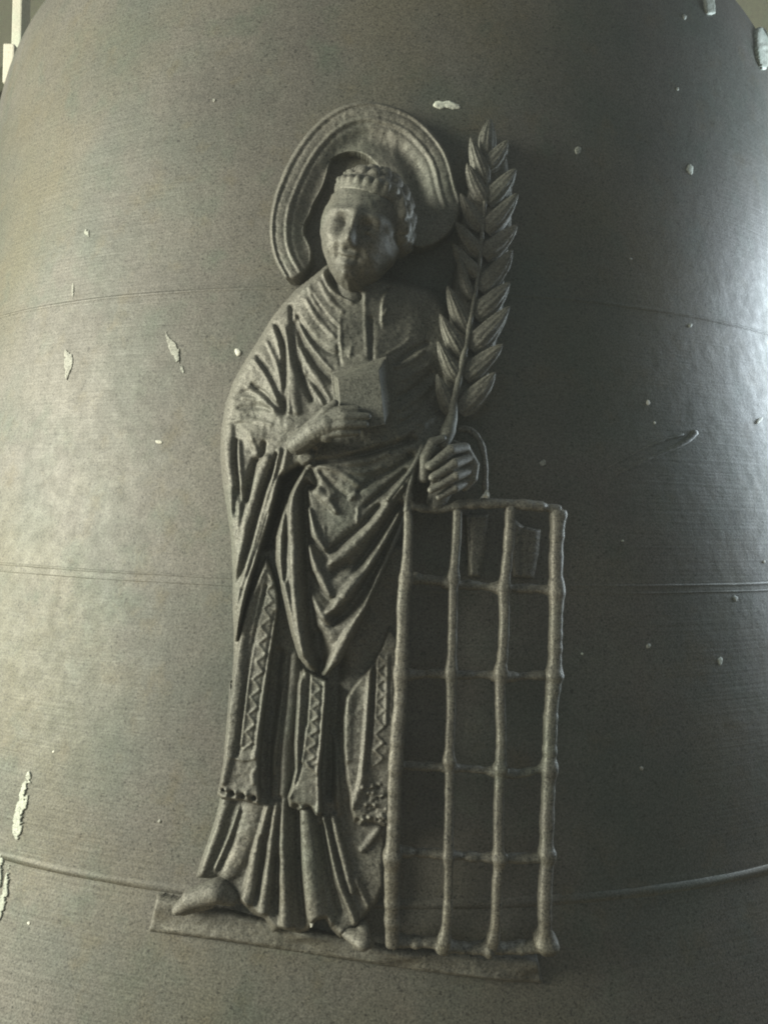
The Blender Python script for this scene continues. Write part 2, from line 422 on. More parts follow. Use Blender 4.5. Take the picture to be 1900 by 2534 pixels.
# --- halo
halo_out = T('z1',(165,1185),(110,1090),(82,1010),(66,900),(75,760),(110,620),(190,430),(300,270),(400,170),(520,100),(650,72),(760,85),(900,125),(1010,190),(1100,290),(1160,370),(1200,470),(1230,600),(1262,690))
halo_in = T('z1',(1255,790),(1200,900),(1080,985),(960,1000),(880,900),(830,720),(790,560),(690,430),(600,385),(500,400),(440,445),(425,530),(395,620),(335,715),(318,780),(285,830),(278,900),(312,950),(332,1020),(325,1090),(290,1140),(225,1190))
ho = smoothline(halo_out, 2); hi_ = smoothline(halo_in, 2)
def offs(d, a=0, b=None):
    t = np.gradient(ho, axis=0); t /= np.linalg.norm(t, axis=1, keepdims=True); n = np.stack([-t[:,1], t[:,0]], 1)
    return (ho+n*d)[a:b]
HF('halo', np.vstack([ho, hi_]), [(670,560,60),(720,700,60),(900,260,62),(1120,420,60),(900,330,46),(800,380,46),(760,470,46),(1050,480,46)],
   [('R',offs(5),5,8),('G',offs(13),4,5),('R',offs(42),5,7),('G',offs(50),4,5),('G',offs(35),3,3),('G',offs(84),30,30),('R',T('z1',(835,265),(850,400)),9,5)],
   saint, M_rel, step=2.6, edge=8, rim=.7, href=55, lump=1.6, seed=21)
# --- alb: the long under-robe
skirt = np.vstack([T('d',(520,1200),(506,1330),(505,1420),(497,1540),(486,1640),(474,1735)),
    T('z5',(455,210),(420,310),(370,450),(345,540),(420,545),(480,535),(560,620),(610,680),(700,770),(780,800),(830,890),(880,865),(1000,892),(1060,872),(1110,810),(1160,800),(1200,870),(1260,925),(1330,870),(1400,810),(1450,740),(1500,690),(1535,600),(1545,300)),
    T('d',(846,1760),(850,1600),(858,1400),(866,1300),(880,1180),(700,1150))])
HF('alb', skirt, [(620,1500,44),(760,1500,40),(930,1500,40),(600,1900,42),(780,1900,34),(900,1900,44),(560,2100,40),(500,2190,46),(700,2250,50),(800,2290,54),(880,2280,48),(850,2050,40)],
  [('R',T('z4',(640,200),(620,350),(598,560),(572,720),(566,830)),(5,7,8,6),(20,26,26,16)),
   ('R',T('z4',(730,-40),(715,180),(690,420),(660,700),(648,980)),(12,14,13,12),34),
   ('R',T('z4',(780,80),(770,260),(765,480),(752,700)),(6,9,9,8),28),
   ('R',T('z4',(1010,560),(1030,780),(1045,960),(1060,1120)),(6,8,9,9),22),
   ('R',T('z5',(515,70),(478,200),(425,380),(375,530)),(17,15,13,9),28),
   ('R',T('z5',(600,130),(560,250),(510,370),(455,500)),(5,6,6,5),26),
   ('R',T('z5',(700,90),(665,230),(610,400),(545,520)),(26,28,24,20),24),
   ('R',T('z5',(790,105),(752,260),(705,420),(690,560),(660,690)),(8,10,12,15,16),36),
   ('R',T('z5',(850,95),(822,260),(805,430),(785,600),(765,745)),(8,9,10,13,15),40),
   ('R',T('z5',(898,60),(888,300),(900,560),(908,845)),(9,11,13,16),42),
   ('R',T('z5',(1035,130),(1050,330),(1075,580),(1105,790)),(18,22,24,25),46),
   ('R',T('z5',(1080,560),(1110,700),(1190,830)),(8,10,9),30),
   ('R',T('z5',(1148,175),(1188,350),(1240,560),(1315,740),(1350,830)),(5,6,8,9,9),40),
   ('R',T('z5',(1212,175),(1255,360),(1300,520),(1330,640)),(8,11,11,8),38),
   ('R',T('z5',(1500,250),(1440,340),(1390,390)),(8,10,8),18),
   ('R',T('z5',(1350,560),(1400,680),(1445,760)),(8,8,6),22),
   ('L',T('z5',(1290,900),(1000,890),(860,880),(780,790),(690,740),(600,660)),10,8),
   ('G',T('z5',(965,150),(970,400),(985,640),(1010,860)),(10,12,14,14),30),('G',T('z5',(1125,250),(1180,560),(1250,800)),(7,9,9),20),
   ('G',T('z5',(845,450),(835,620),(840,780)),9,18),('G',T('z5',(760,300),(735,520),(720,690)),6,16),
   ('G',T('z4',(600,-60),(560,300),(520,700),(520,1000)),(12,18,14,10),26),('G',T('z4',(1040,0),(1030,300),(1010,600),(980,1000)),(22,20,14,10),28)],
  saint, M_rel, step=2.8, edge=10, rim=.5, href=65, lump=3, seed=4)
# --- dalmatic panels with zigzag bands
def zig(a, b, wa, wb, n, amp=7, w=3.2):
    """zigzag rib between the two ends of a band"""
    a = np.asarray(a, float); b = np.asarray(b, float); out = []
    tt = np.linspace(0, 1, n+1); t = (b-a)/np.linalg.norm(b-a); nn = np.array([t[1], -t[0]])
    p = [a+(b-a)*x+nn*((wa+(wb-wa)*x)*(1 if i%2 else -1)) for i, x in enumerate(tt)]
    return [('R', np.array([p[i], p[i+1]]), w, amp) for i in range(n)]
def multi(line, wa, n, amp=7, w=3.2):
    q = resample(smoothline(np.asarray(line, float), 2), n+1); g = np.gradient(q, axis=0); g /= np.linalg.norm(g, axis=1, keepdims=True)
    nn = np.stack([g[:,1], -g[:,0]], 1); p = q+nn*wa*np.where(np.arange(n+1)%2, 1, -1)[:,None]
    return [('R', p[i:i+2], w, amp) for i in range(n)]
pl = np.vstack([T('z3',(440,560),(360,760),(290,930),(240,1130),(215,1280),(185,1450),(170,1640)), T('z4',(265,120),(240,450),(215,740),(185,900),(170,965),(200,1000),(280,1010),(360,1015),(430,1035),(475,1045),(490,980),(480,880),(485,690),(510,420),(540,180),(560,0)), T('z3',(545,960),(540,860),(500,700))])
HF('dalmatic_panel', pl, [(600,1500,80),(585,1700,82),(560,1900,78),(560,1960,84)],
  [('R',np.vstack([T('z3',(430,680),(330,900),(250,1180),(220,1500)),T('z4',(325,150),(290,450),(255,700),(215,860))]),(6,10,15,15,14,12),16),
   ('G',np.vstack([T('z3',(440,800),(370,1080),(310,1400)),T('z4',(385,150),(340,480),(318,680))]),4,15),
   ('R',np.vstack([T('z3',(450,650),(400,900),(345,1180),(330,1320)),T('z4',(405,120),(378,350),(350,600))]),(4,5,5),9),
   ('R',np.vstack([T('z3',(545,980),(505,1200),(470,1450)),T('z4',(525,150),(480,450),(450,680))]),7,14),
   ('G',np.vstack([T('z3',(515,1000),(475,1200),(440,1450)),T('z4',(505,150),(465,400),(435,640))]),3,8),
   ('L',T('z4',(460,700),(370,720),(270,690)),10,5),('R',T('z4',(470,770),(430,800),(440,880)),5,8),
   ('K',T('z4',(208,948)),7.5,-34),('K',T('z4',(275,966)),8,-34),('K',T('z4',(352,985)),8,-26),('K',T('z4',(432,1002)),8,-34),
   ('K',T('z4',(240,930)),6,8),('K',T('z4',(310,950)),6,8),('K',T('z4',(390,960)),6,8)]+
  multi(np.vstack([T('z3',(490,700),(460,930),(425,1180),(400,1400)),T('z4',(470,100),(440,320),(395,640))]), 11, 20, 9, 3.0),
  saint, M_rel, step=2.5, edge=7, rim=.55, href=80, lump=2, seed=31, blur=1)
pm = T('z4',(800,40),(830,60),(880,80),(985,130),(980,260),(960,420),(948,640),(928,800),(935,950),(945,1100),(900,1130),(870,1085),(820,1075),(770,1085),(700,1060),(685,985),(715,900),(742,780),(735,600),(750,350),(760,150))
HF('dalmatic_panel', pm, [(780,1700,80),(775,1850,80),(760,1980,88)],
  [('R',T('z4',(775,100),(765,350),(752,560),(748,780),(700,970)),(8,10,11,10,7),15),
   ('G',T('z4',(842,90),(828,300),(818,460)),4,14),('G',T('z4',(800,480),(790,620),(770,840),(700,960)),4,12),
   ('R',T('z4',(862,120),(850,330),(825,560),(795,720)),4,7),
   ('R',T('z4',(965,150),(955,350),(935,600),(915,800)),6,13),('G',T('z4',(940,180),(930,420),(905,640)),3,7),
   ('L',T('z4',(925,720),(850,760),(780,720)),12,4),
   ('K',T('z4',(742,1068)),11,-44),('K',T('z4',(838,1078)),11,-44),('K',T('z4',(790,1070)),6,8),('R',T('z4',(920,850),(930,980),(900,1120)),6,10)]+
  multi(T('z4',(910,140),(895,320),(885,480),(865,640),(845,780)), 11, 13, 9, 3.0),
  saint, M_rel, step=2.5, edge=7, rim=.5, href=80, lump=2, seed=32)
pr_ = np.vstack([T('z4',(1285,30),(1200,120),(1110,250),(1090,420),(1092,640),(1110,850),(1135,960),(1145,1080),(1170,1170),(1215,1200),(1260,1165),(1330,1180),(1400,1210),(1440,1180),(1450,900)), T('d',(852,1680),(856,1500),(862,1380),(840,1350),(822,1400))])
HF('dalmatic_panel', pr_, [(900,1750,72),(870,1900,74),(920,1700,70),(930,1950,66),(880,2010,80)],
  [('R',T('z4',(1305,-80),(1290,120),(1272,420),(1250,720),(1230,900),(1160,1050)),(6,8,8,9,10,9),20),
   ('G',T('z4',(1325,-60),(1308,200),(1295,460),(1262,800)),(5,6,6,5),22),
   ('R',T('z4',(1345,-40),(1340,250),(1325,420)),4,7),('R',T('z4',(1420,-40),(1410,250),(1405,450)),5,10),
   ('R',T('z4',(1130,280),(1108,480),(1115,700)),(14,16,14),10),('G',T('z4',(1190,150),(1230,250),(1180,330)),14,6),
   ('K',T('z4',(1195,1172)),9,-34)]+multi(T('z4',(1380,-60),(1370,150),(1365,330),(1360,500),(1350,760)), 11, 14, 9, 3.0)+
  [('K',np.array([[480+(1240+rng.random()*170)*.33755, 1640+(900+rng.random()*270)*.33755]]), 4.5, (9 if rng.random() < .55 else -9)) for _ in range(46)],
  saint, M_rel, step=2.5, edge=8, rim=.5, href=75, lump=2.5, seed=33)
# --- chasuble: the big upper garment
ch = np.vstack([T('d',(706,572),(672,600),(640,625),(612,655),(585,690),(558,735),(530,778),(505,822),(488,870),(478,930),(476,990),(483,1055),(492,1110),(500,1170),(503,1240),(503,1320)),
    T('z3',(185,1100),(195,1235),(215,1240),(260,1060),(300,880),(350,700),(410,480),(470,300),(525,110),(560,-60)), T('z2',(478,1080),(505,1085)),
    T('z3',(600,110),(545,300),(512,410),(512,600),(560,840),(640,1180),(700,1365),(760,1440),(830,1485),(895,1512),(930,1500),(1030,1400),(1130,1215),(1230,1010),(1330,785),(1420,580),(1500,390),(1535,240)),
    T('z2',(1060,1290),(1100,1180),(1150,1030),(1230,940),(1320,880),(1345,700),(1330,500),(1320,330),(1270,200),(1180,120),(1000,70),(850,40))])
CH = [('R',T('z2',(300,400),(355,510),(388,640)),(4,6,4),10),('R',T('z2',(160,700),(260,712),(345,765)),(4,6,4),9),('R',T('z2',(80,830),(190,815),(330,850)),(5,7,5),8),
   ('R',T('z2',(520,180),(580,285),(675,385)),(4,7,4),10),('G',T('z2',(560,160),(620,255),(690,330)),(4,6,4),9),('R',T('z2',(1040,610),(1110,565),(1190,515)),(4,6,4),9),
   ('R',T('z2',(700,1095),(820,1118),(930,1080)),(5,7,5),10),('R',T('z2',(1080,380),(1030,430),(960,470)),(4,6,4),9),('R',T('z2',(1230,680),(1150,750),(1040,820)),(4,6,4),9),
   ('G',T('z2',(120,700),(180,660),(250,650)),(4,6,4),8),('R',T('z2',(500,560),(570,660),(610,740)),(4,6,4),10),('R',T('z2',(1000,960),(1080,900),(1160,850)),(5,7,5),10),
   ('R',T('z2',(405,330),(425,450),(418,600),(428,780)),(6,8,9,7),16),('R',T('z2',(445,240),(462,420),(440,600),(470,780)),(5,9,13,10),14),
   ('G',T('z2',(432,210),(450,340),(455,480),(510,640),(548,720)),(5,8,10,9,6),26),
   ('G',T('z2',(350,310),(392,410),(405,560),(402,760)),(4,8,9,10),22),
   ('R',T('z2',(330,320),(370,400),(385,480)),(6,9,7),12),
   ('G',T('z2',(250,480),(330,600),(385,720),(400,780)),(5,8,10,9),17),('R',T('z2',(235,505),(310,590),(365,720)),(5,8,6),13),
   ('G',T('z2',(215,630),(290,680),(350,750),(395,790)),(4,7,9,8),15),('R',T('z2',(190,650),(280,710),(350,775)),(5,8,6),12),
   ('G',T('z2',(140,755),(250,748),(330,775)),(5,7,5),8),
   ('G',T('z2',(460,300),(500,430),(580,540),(655,615)),(7,11,13,10),26),('R',T('z2',(490,440),(570,580),(640,720)),(6,10,7),12),
   ('G',T('z2',(520,590),(580,660),(630,720)),(5,8,6),16),
   ('G',T('z2',(475,270),(550,400),(640,465),(690,475)),(5,8,9,5),15),('R',T('z2',(480,320),(555,455),(655,560)),(5,8,5),11),
   ('R',T('z2',(540,120),(580,200),(640,270),(710,330)),(6,8,6,4),8),('R',T('z2',(600,90),(650,190),(720,250)),(5,7,5),8),
   ('G',T('z2',(640,20),(668,90),(720,140),(800,170)),(9,12,12,10),40),('R',T('z2',(615,30),(640,110),(700,165),(770,200)),(5,6,6,4),14),
   ('R',T('z2',(705,290),(708,420),(712,545)),4,7),('G',T('z2',(868,280),(872,400),(872,500)),6,13),('R',T('z2',(840,150),(838,290),(850,480)),5,6),
   ('R',T('z2',(765,440),(755,490)),4,7),('G',T('z2',(692,430),(710,540)),4,9),('L',T('z2',(925,300),(930,180),(960,130)),10,10),('R',T('z2',(955,230),(945,265)),4,12),
   ('G',T('z2',(1180,400),(1080,450),(1010,520)),(7,10,6),16),('R',T('z2',(1150,450),(1080,500),(1000,540)),(6,9,5),14),
   ('G',T('z2',(1200,560),(1120,640),(1020,700)),(7,9,6),14),('R',T('z2',(1210,620),(1120,700),(1020,770)),(6,9,6),12),
   ('G',T('z2',(1200,700),(1110,790),(1020,850)),(7,9,6),12),('R',T('z2',(1215,800),(1130,870),(1020,920)),(7,9,6),12),('G',T('z2',(1130,860),(1060,940)),8,12),
   # sleeve and the drape hanging from the forearm
   ('R',T('z2',(90,860),(80,1000),(110,1180),(130,1300)),(9,11,10,9),17),('R',T('z2',(140,940),(150,1080),(165,1250)),(5,6,6),16),('G',T('z2',(120,930),(120,1080),(145,1260)),(4,6,6),20),
   ('K',T('z2',(235,920)),32,16),('R',T('z2',(210,900),(235,990),(255,1030)),(6,8,6),10),('G',T('z2',(285,950),(275,1010),(240,1040)),(5,6,5),24),
   ('R',np.vstack([T('z3',(140,40),(155,250),(190,520))]),(10,9,7),16),('R',T('z3',(225,0),(205,200),(215,420)),(7,8,5),18),('G',T('z3',(180,30),(180,240)),4,18),
   ('R',np.vstack([T('z2',(300,1040),(265,1120)),T('z3',(345,60),(280,300),(230,600),(190,950))]),(13,17,16,13,8),28),
   ('G',np.vstack([T('z2',(225,1050),(200,1150),(175,1290)),T('z3',(265,0),(250,120))]),(7,10,8,5),30),
   ('R',np.vstack([T('z2',(375,990),(345,1090)),T('z3',(460,40),(370,320),(295,600),(240,800))]),(6,9,9,8,7),24),
   ('G',np.vstack([T('z2',(355,1010),(325,1110)),T('z3',(395,60),(320,320),(262,540),(205,780),(178,960))]),(4,7,7,6,5),34),
   ('R',np.vstack([T('z2',(420,985),(400,1090)),T('z3',(515,50),(430,330),(345,620),(265,900),(205,1220))]),(7,11,13,13,10,6),30),
   ('G',T('z3',(450,220),(360,520),(280,720)),(3,4,3),12),
   # centre folds
   ('R',np.vstack([T('z2',(498,1095),(485,1150)),T('z3',(665,60),(660,300),(680,600),(690,850),(715,1100),(745,1320))]),(8,12,16,17,16,14,11),32),
   ('R',T('z3',(590,160),(545,400),(545,620),(590,860),(650,1140),(730,1380),(830,1480)),(8,11,11,11,12,10,8),20),
   ('G',T('z3',(612,80),(592,330),(580,560),(588,760)),(4,5,4,3),26),
   ('G',np.vstack([T('z2',(545,1100),(575,1200)),T('z3',(725,-20),(745,250),(742,560),(765,900),(790,1150),(830,1380),(870,1490)),]),(8,12,15,16,19,20,20,12),56),
   ('R',T('z2',(545,1080),(560,1190),(640,1270),(680,1320)),(7,10,12,8),26),
   ('R',T('z3',(782,195),(805,320),(850,420),(905,505)),(6,10,12,6),34),
   ('R',T('z3',(775,490),(815,600),(865,700),(945,870)),(6,11,13,8),36),
   ('R',T('z3',(775,850),(815,930),(870,1000),(950,1085)),(5,9,12,8),34),
   ('G',T('z3',(800,440),(850,510),(920,600)),(8,12,9),30),('G',T('z3',(800,720),(860,860),(940,930)),(8,13,10),34),
   ('R',T('z3',(945,610),(1030,570),(1150,460),(1300,290),(1420,130),(1520,10)),(9,17,16,13,10,7),32),
   ('R',T('z3',(930,1000),(1010,930),(1130,810),(1260,610),(1380,420),(1480,230)),(9,17,16,14,11,8),34),
   ('R',T('z3',(900,1470),(1000,1330),(1100,1160),(1200,980)),(10,13,11,6),26),
   ('R',T('z3',(905,1500),(1060,1340),(1150,1150),(1220,980),(1370,620),(1480,350),(1525,230)),(5,6,6,6,5,4,4),32),
   ('G',T('z3',(1160,650),(1290,480),(1420,280),(1500,150)),(14,13,10,6),36),('G',T('z3',(980,700),(1080,640)),12,26),
   ('G',T('z3',(970,1080),(1080,1010),(1200,830),(1320,640),(1440,400),(1510,240)),(14,18,17,14,10,5),42),('G',T('z3',(850,1200),(900,1330),(880,1440)),(20,24,14),42),
   ('G',T('z3',(950,530),(1070,430),(1200,330),(1330,170)),(9,12,12,8),28),
   ('R',T('z3',(900,330),(905,450)),4,8),('R',T('z3',(1170,180),(1165,310)),4,10),('K',T('z3',(960,90)),12,12),('R',T('z3',(940,60),(960,170)),5,10),
   ('R',T('z3',(1080,980),(1080,900)),4,8),('R',T('z3',(950,800),(950,900)),4,8),('K',T('z3',(1390,120)),8,10),
   ('R',T('z2',(590,1070),(680,1090),(760,1150),(830,1200)),(6,9,8,6),15),('R',T('z2',(640,1060),(760,1055),(880,1040),(960,1000)),(7,10,10,8),15),
   ('G',T('z2',(580,1060),(700,1050),(850,1010),(1000,960),(1100,930)),(7,9,10,9,8),28),
   ('R',T('z2',(760,1000),(850,975),(930,940)),(7,9,6),12),('G',T('z2',(800,1215),(880,1150),(980,1090),(1090,1020)),(6,10,12,10),32),
   ('R',T('z2',(760,1250),(860,1170),(960,1090),(1060,1030)),(6,8,7,5),20),('G',T('z2',(600,1110),(680,1200),(740,1240)),(5,7,5),14),
   ('G',T('z2',(840,1290),(960,1190),(1060,1100)),(6,9,7),22)]
HF('chasuble', ch, [(808,655,125),(835,715,128),(880,745,128),(940,750,112),(640,900,96),(560,1000,84),(560,1150,82),(590,1350,78),(620,1250,80),(720,1000,112),(780,800,112),(860,760,118),(900,900,122),(1000,800,92),(1100,800,62),(1120,950,60),(820,1130,120),(740,1250,108),(880,1250,112),(960,1200,100),(740,1450,100),(850,1450,112),(800,1650,104),(930,1400,100),(800,700,112),(690,720,86),(600,790,74),(980,690,84),(1090,720,60),(520,1050,60),(560,900,66)],
   CH, saint, M_rel, step=2.6, edge=15, rim=.5, href=105, soft=45, lump=3, seed=2)
ca = tube('cord', np.c_[np.vstack([T('z2',(1150,960),(1105,1070),(1040,1160),(950,1270)),T('z3',(1395,110))]), [128,130,134,138,138]], [6,6,5.5,6,5], saint, M_rel, wob=.15, seed=3)
cb = tube('cord', np.c_[T('z2',(1100,1060),(1085,1150),(1066,1230),(1060,1330)), [128,130,126,120]], [6,6,7,8], saint, M_rel, wob=.15, seed=5)

# --- head
def head():
    tilt = R(-16); yaw = R(-5)
    nu, nv = 150, 120
    th = np.linspace(0, np.pi, nv); ph = np.linspace(0, 2*np.pi, nu, endpoint=False)
    TH, PH = np.meshgrid(th, ph, indexing='ij')
    y = np.cos(TH).ravel(); x = (np.sin(TH)*np.sin(PH)).ravel(); z = (np.sin(TH)*np.cos(PH)).ravel()
    return x, y, z, nu, nv, tilt, yaw
def head_points(x, y, z, extra):
    # extra: height added along the outward direction, px
    s = np.clip(-y, 0, 1); nar = 1-.32*s**1.6
    X = x*109*nar; Y = y*150; Zz = z*118*(1-.12*s)
    l = np.sqrt(x*x+y*y+z*z)
    return X+x/l*extra, Y+y/l*extra, Zz+z/l*extra
def head_place(X, Y, Zz, tilt, yaw):
    X2 = X*math.cos(yaw)+Zz*math.sin(yaw); Z2 = -X*math.sin(yaw)+Zz*math.cos(yaw)
    X3 = X2*math.cos(-tilt)+Y*math.sin(-tilt); Y3 = -X2*math.sin(-tilt)+Y*math.cos(-tilt)
    cu, cv = 760+750*.18083, 380+1000*.18083
    return W(cu+X3, cv-Y3, 128+Z2, 175)
def gs(x, y, cx, cy, sx, sy): return np.exp(-((x-cx)/sx)**2-((y-cy)/sy)**2)
x, y, z, nu, nv, tilt, yaw = head()
fr = np.clip(z*3, 0, 1)
ex = np.zeros_like(x)
ys = y+.13
for s in (-1, 1):
    ex += fr*((-25 if s < 0 else -16)*gs(x, ys, s*.29, -.02, .13, .14)+9*gs(x, ys, s*.34, -.04, .10, .055)-3*gs(x, ys, s*.34, -.11, .12, .02)+7*gs(x, ys, s*.34, .17, .27, .06)
              +(8 if s < 0 else 1)*gs(x, ys, s*.5, -.27, .24, .2)-4*gs(x, ys, s*.27, -.42, .06, .14)+6*gs(x, ys, s*.11, -.30, .07, .05))
ex += fr*(15*gs(x, ys, 0, .0, .10, .22)+22*gs(x, ys, .0, -.22, .13, .11)-6*gs(x, ys, 0, -.385, .14, .035)+4*gs(x, ys, 0, -.45, .2, .035)
          -6*gs(x, ys, .02, -.505, .24, .03)+4*gs(x, ys, 0, -.56, .17, .04)-3*gs(x, ys, 0, -.64, .2, .035)+9*gs(x, y, 0, -.81, .24, .12))
ex += 2.5*vnoise(np.stack([x*70+20, y*90+30], 1), 30, 41)+4.0*vnoise(np.stack([x*70+200, y*90+300], 1), 9, 5)
X, Y, Zz = head_points(x, y, z, ex)
V = head_place(X, Y, Zz, tilt, yaw)
Fc = [(i*nu+j, (i+1)*nu+j, (i+1)*nu+(j+1)%nu, i*nu+(j+1)%nu) for i in range(nv-1) for j in range(nu)]
hd = new_mesh('head', V, Fc, M_rel, saint)
# hair: a shell of rolled locks along the hairline and over the crown
ax_ = np.abs(x)
line_h = .47-.58*np.clip((ax_-.60)/.33, 0, 1)**1.3*np.where(x > 0, 1.0, -.12)
line_h = np.where(z < 0, np.where(x > 0, -.12, .35+z*1.2), line_h)
sv = y-line_h
gi = np.arange(230)+.5; fz = 1-2*gi/230; fa = gi*2.399963
cen = np.stack([np.sqrt(1-fz*fz)*np.cos(fa), np.sqrt(1-fz*fz)*np.sin(fa), fz], 1)
cen += rng.normal(0, .035, cen.shape); cen /= np.linalg.norm(cen, axis=1, keepdims=True)
dots = np.stack([x, y, z], 1)@cen.T
srt = np.sort(np.arccos(np.clip(dots, -1, 1)), axis=1)
lock = np.clip((srt[:,1]-srt[:,0])/.11, 0, 1)**.55*np.clip(1-(srt[:,0]/.2)**2, 0, 1)**.5
front_row = np.exp(-((sv-.1)/.09)**2)*np.abs(np.cos(np.arctan2(x, z)*13))**.6
lock = np.where((z > 0)&(sv < .24)&(np.abs(x) < .75), np.maximum(.25*lock, front_row), lock)
up = np.clip((sv+.04)/.14, 0, 1)**.8
hx = np.where(sv > -.03, up*(6+13*lock+9*np.clip(x, 0, 1)), -14)
hx += 1.6*vnoise(np.stack([x*90+99, y*90+55], 1), 6, 9)
Xh, Yh, Zh = head_points(x, y, z, hx)
Vh = head_place(Xh, Yh, Zh, tilt, yaw)
keep = sv > -.10
Fh = [f for f in Fc if all(keep[i] for i in f)]
us = sorted({i for f in Fh for i in f}); mp = {a: i for i, a in enumerate(us)}
hair = new_mesh('hair', Vh[us], [tuple(mp[i] for i in f) for f in Fh], M_rel, hd)
# neck
nk = blob('neck', [((884,640,80),(868,725,70),50,52)], saint, M_rel, 110, voxel=4)
# --- hands
def zb(x, y, h): p = T('zb', (x, y))[0]; return (p[0], p[1], h)
def zf(x, y, h): p = T('zf', (x, y))[0]; return (p[0], p[1], h)
blob('hand', [(zb(160,1330,158),zb(420,1160,178),28.8,31.2),(zb(420,1160,178),zb(590,1090,190),32.4,30.0),(zb(420,1130,180),zb(560,1220,185),24.0,21.6),
    (zb(540,990,196),zb(760,930,206),14.4,13.2),(zb(760,930,206),zb(960,905,203),13.2,9.6),
    (zb(570,1050,200),zb(800,1010,210),15.0,13.8),(zb(800,1010,210),zb(1090,1000,204),13.8,9.6),
    (zb(570,1130,200),zb(800,1100,209),15.0,13.8),(zb(800,1100,209),zb(1060,1100,202),13.8,9.6),
    (zb(540,1210,192),zb(760,1200,200),13.8,12.6),(zb(760,1200,200),zb(960,1195,194),12.6,9.0),
    (zb(400,1090,188),zb(560,930,200),16.8,13.2),(zb(560,930,200),zb(680,830,203),13.2,9.6)], saint, M_rel, 185, voxel=2.0, smooth=4)
HF('sleeve', T('zb',(130,1300),(210,1250),(330,1290),(430,1240),(540,1220),(600,1270),(560,1340),(490,1420),(460,1500),(400,1560),(330,1610),(250,1630),(180,1560),(150,1440)),
   [(790,1110,138),(740,1080,140),(760,1140,118)], [('R',T('zb',(330,1300),(420,1420),(560,1290)),7,9),('G',T('zb',(300,1320),(400,1430),(430,1560)),5,16),('G',T('zb',(400,1430),(500,1380),(590,1280)),4,12)],
   saint, M_rel, step=2.6, edge=10, rim=.6, href=130, lump=2, seed=17)
blob('hand', [(zf(700,1180,86),zf(760,1330,86),52,46),(zf(930,1050,88),zf(1010,1300,88),32,30),
    (zf(330,1400,118),zf(350,1050,130),14,15),(zf(350,1050,130),zf(470,800,138),15,13),(zf(470,800,138),zf(640,730,138),12.5,9),
    (zf(1040,880,114),zf(780,930,138),14,14.5),(zf(780,930,138),zf(430,1210,142),14,11),
    (zf(1130,1060,112),zf(840,1160,138),14,14.5),(zf(840,1160,138),zf(470,1400,140),14,11),
    (zf(1150,1260,110),zf(860,1370,136),14,14),(zf(860,1370,136),zf(450,1610,136),13,10),
    (zf(1080,1440,106),zf(860,1570,128),13,13),(zf(860,1570,128),zf(590,1730,126),12,9),
    (zf(860,800,100),zf(1080,920,112),10,11),(zf(1080,920,112),zf(1215,1180,114),11,12),(zf(1215,1180,114),zf(1190,1400,110),12,12),(zf(1190,1400,110),zf(1060,1570,104),12,9),
    (zf(700,1500,80),zf(560,1850,84),34,24)], saint, M_rel, 120, voxel=1.6, smooth=3)
# --- feet
blob('shoe', [(T('z5',(230,745))[0].tolist()+[52],T('z5',(330,660))[0].tolist()+[62],15,24),(T('z5',(330,660))[0].tolist()+[62],T('z5',(480,620))[0].tolist()+[58],26,32),(T('z5',(480,620))[0].tolist()+[58],T('z5',(560,680))[0].tolist()+[46],30,20),(T('z5',(260,760))[0].tolist()+[44],T('z5',(420,700))[0].tolist()+[40],14,22)], saint, M_rel, 55, voxel=2.5)
blob('shoe', [(T('z5',(1300,900))[0].tolist()+[42],T('z5',(1400,930))[0].tolist()+[56],16,24),(T('z5',(1370,960))[0].tolist()+[44],T('z5',(1440,960))[0].tolist()+[46],18,14),(T('z5',(1400,860))[0].tolist()+[40],T('z5',(1400,930))[0].tolist()+[50],14,22)], saint, M_rel, 50, voxel=2.5)

# ------------------------------------------------------------------ book
book = thing('book', 'closed thick book with a framed cover held upright against the chest', 'book', tuple(W(880, 1000, 150)))
def B(x, y, h): p = T('zb', (x, y))[0]; return (p[0], p[1], h)
slab('front_cover', [B(700,510,192),B(1235,395,192),B(1310,1090,192),B(765,1210,192)], [B(690,505,183),B(1240,385,183),B(1318,1085,183),B(755,1205,183)], book, M_rel, 2)
slab('page_block', [B(695,500,182),B(1232,392,182),B(1306,1075,182),B(760,1195,182)], [B(640,448,150),B(1310,238,150),B(1378,930,150),B(705,1090,150)], book, M_rel, 2)
slab('back_cover', [B(622,448,149),B(1328,222,149),B(1396,945,149),B(690,1100,149)], [B(616,440,112),B(1336,212,112),B(1404,940,112),B(684,1095,112)], book, M_rel, 2)

# ------------------------------------------------------------------ palm branch
palm = thing('palm_branch', 'tall feathered palm branch held upright in the fist beside the halo', 'palm branch', tuple(W(1120, 1060, 90)))
st = T('zp',(468,300),(460,420),(452,560),(440,680),(420,900),(400,1120),(375,1290),(345,1450),(318,1620),(285,1760),(255,1920),(222,2050))
st = np.vstack([st, T('zf',(830,330),(760,560),(700,760),(660,900))])
tube('stem', np.c_[st, np.linspace(58, 104, len(st)-4).tolist()+[112,118,122,124]], [3.5,3.8,4,4.5,5,5,5.5,6,7,7.5,8,9,15,18,16,12], palm, M_rel, wob=.14, seed=9, sub=3)
HF('blade', T('zp',(475,170),(520,300),(585,330),(600,440),(625,560),(625,700),(620,860),(590,1040),(570,1230),(560,1420),(510,1660),(460,1870),(380,2010),(300,2090),(215,2090),(150,1960),(150,1840),(165,1640),(180,1460),(220,1280),(250,1080),(275,860),(305,650),(345,480),(375,330),(440,290)),
   [(1200,400,44),(1190,600,50),(1150,800,62),(1110,980,78)], [], palm, M_rel, step=3, edge=12, rim=.7, href=55, floor=-4, lump=2, seed=61)
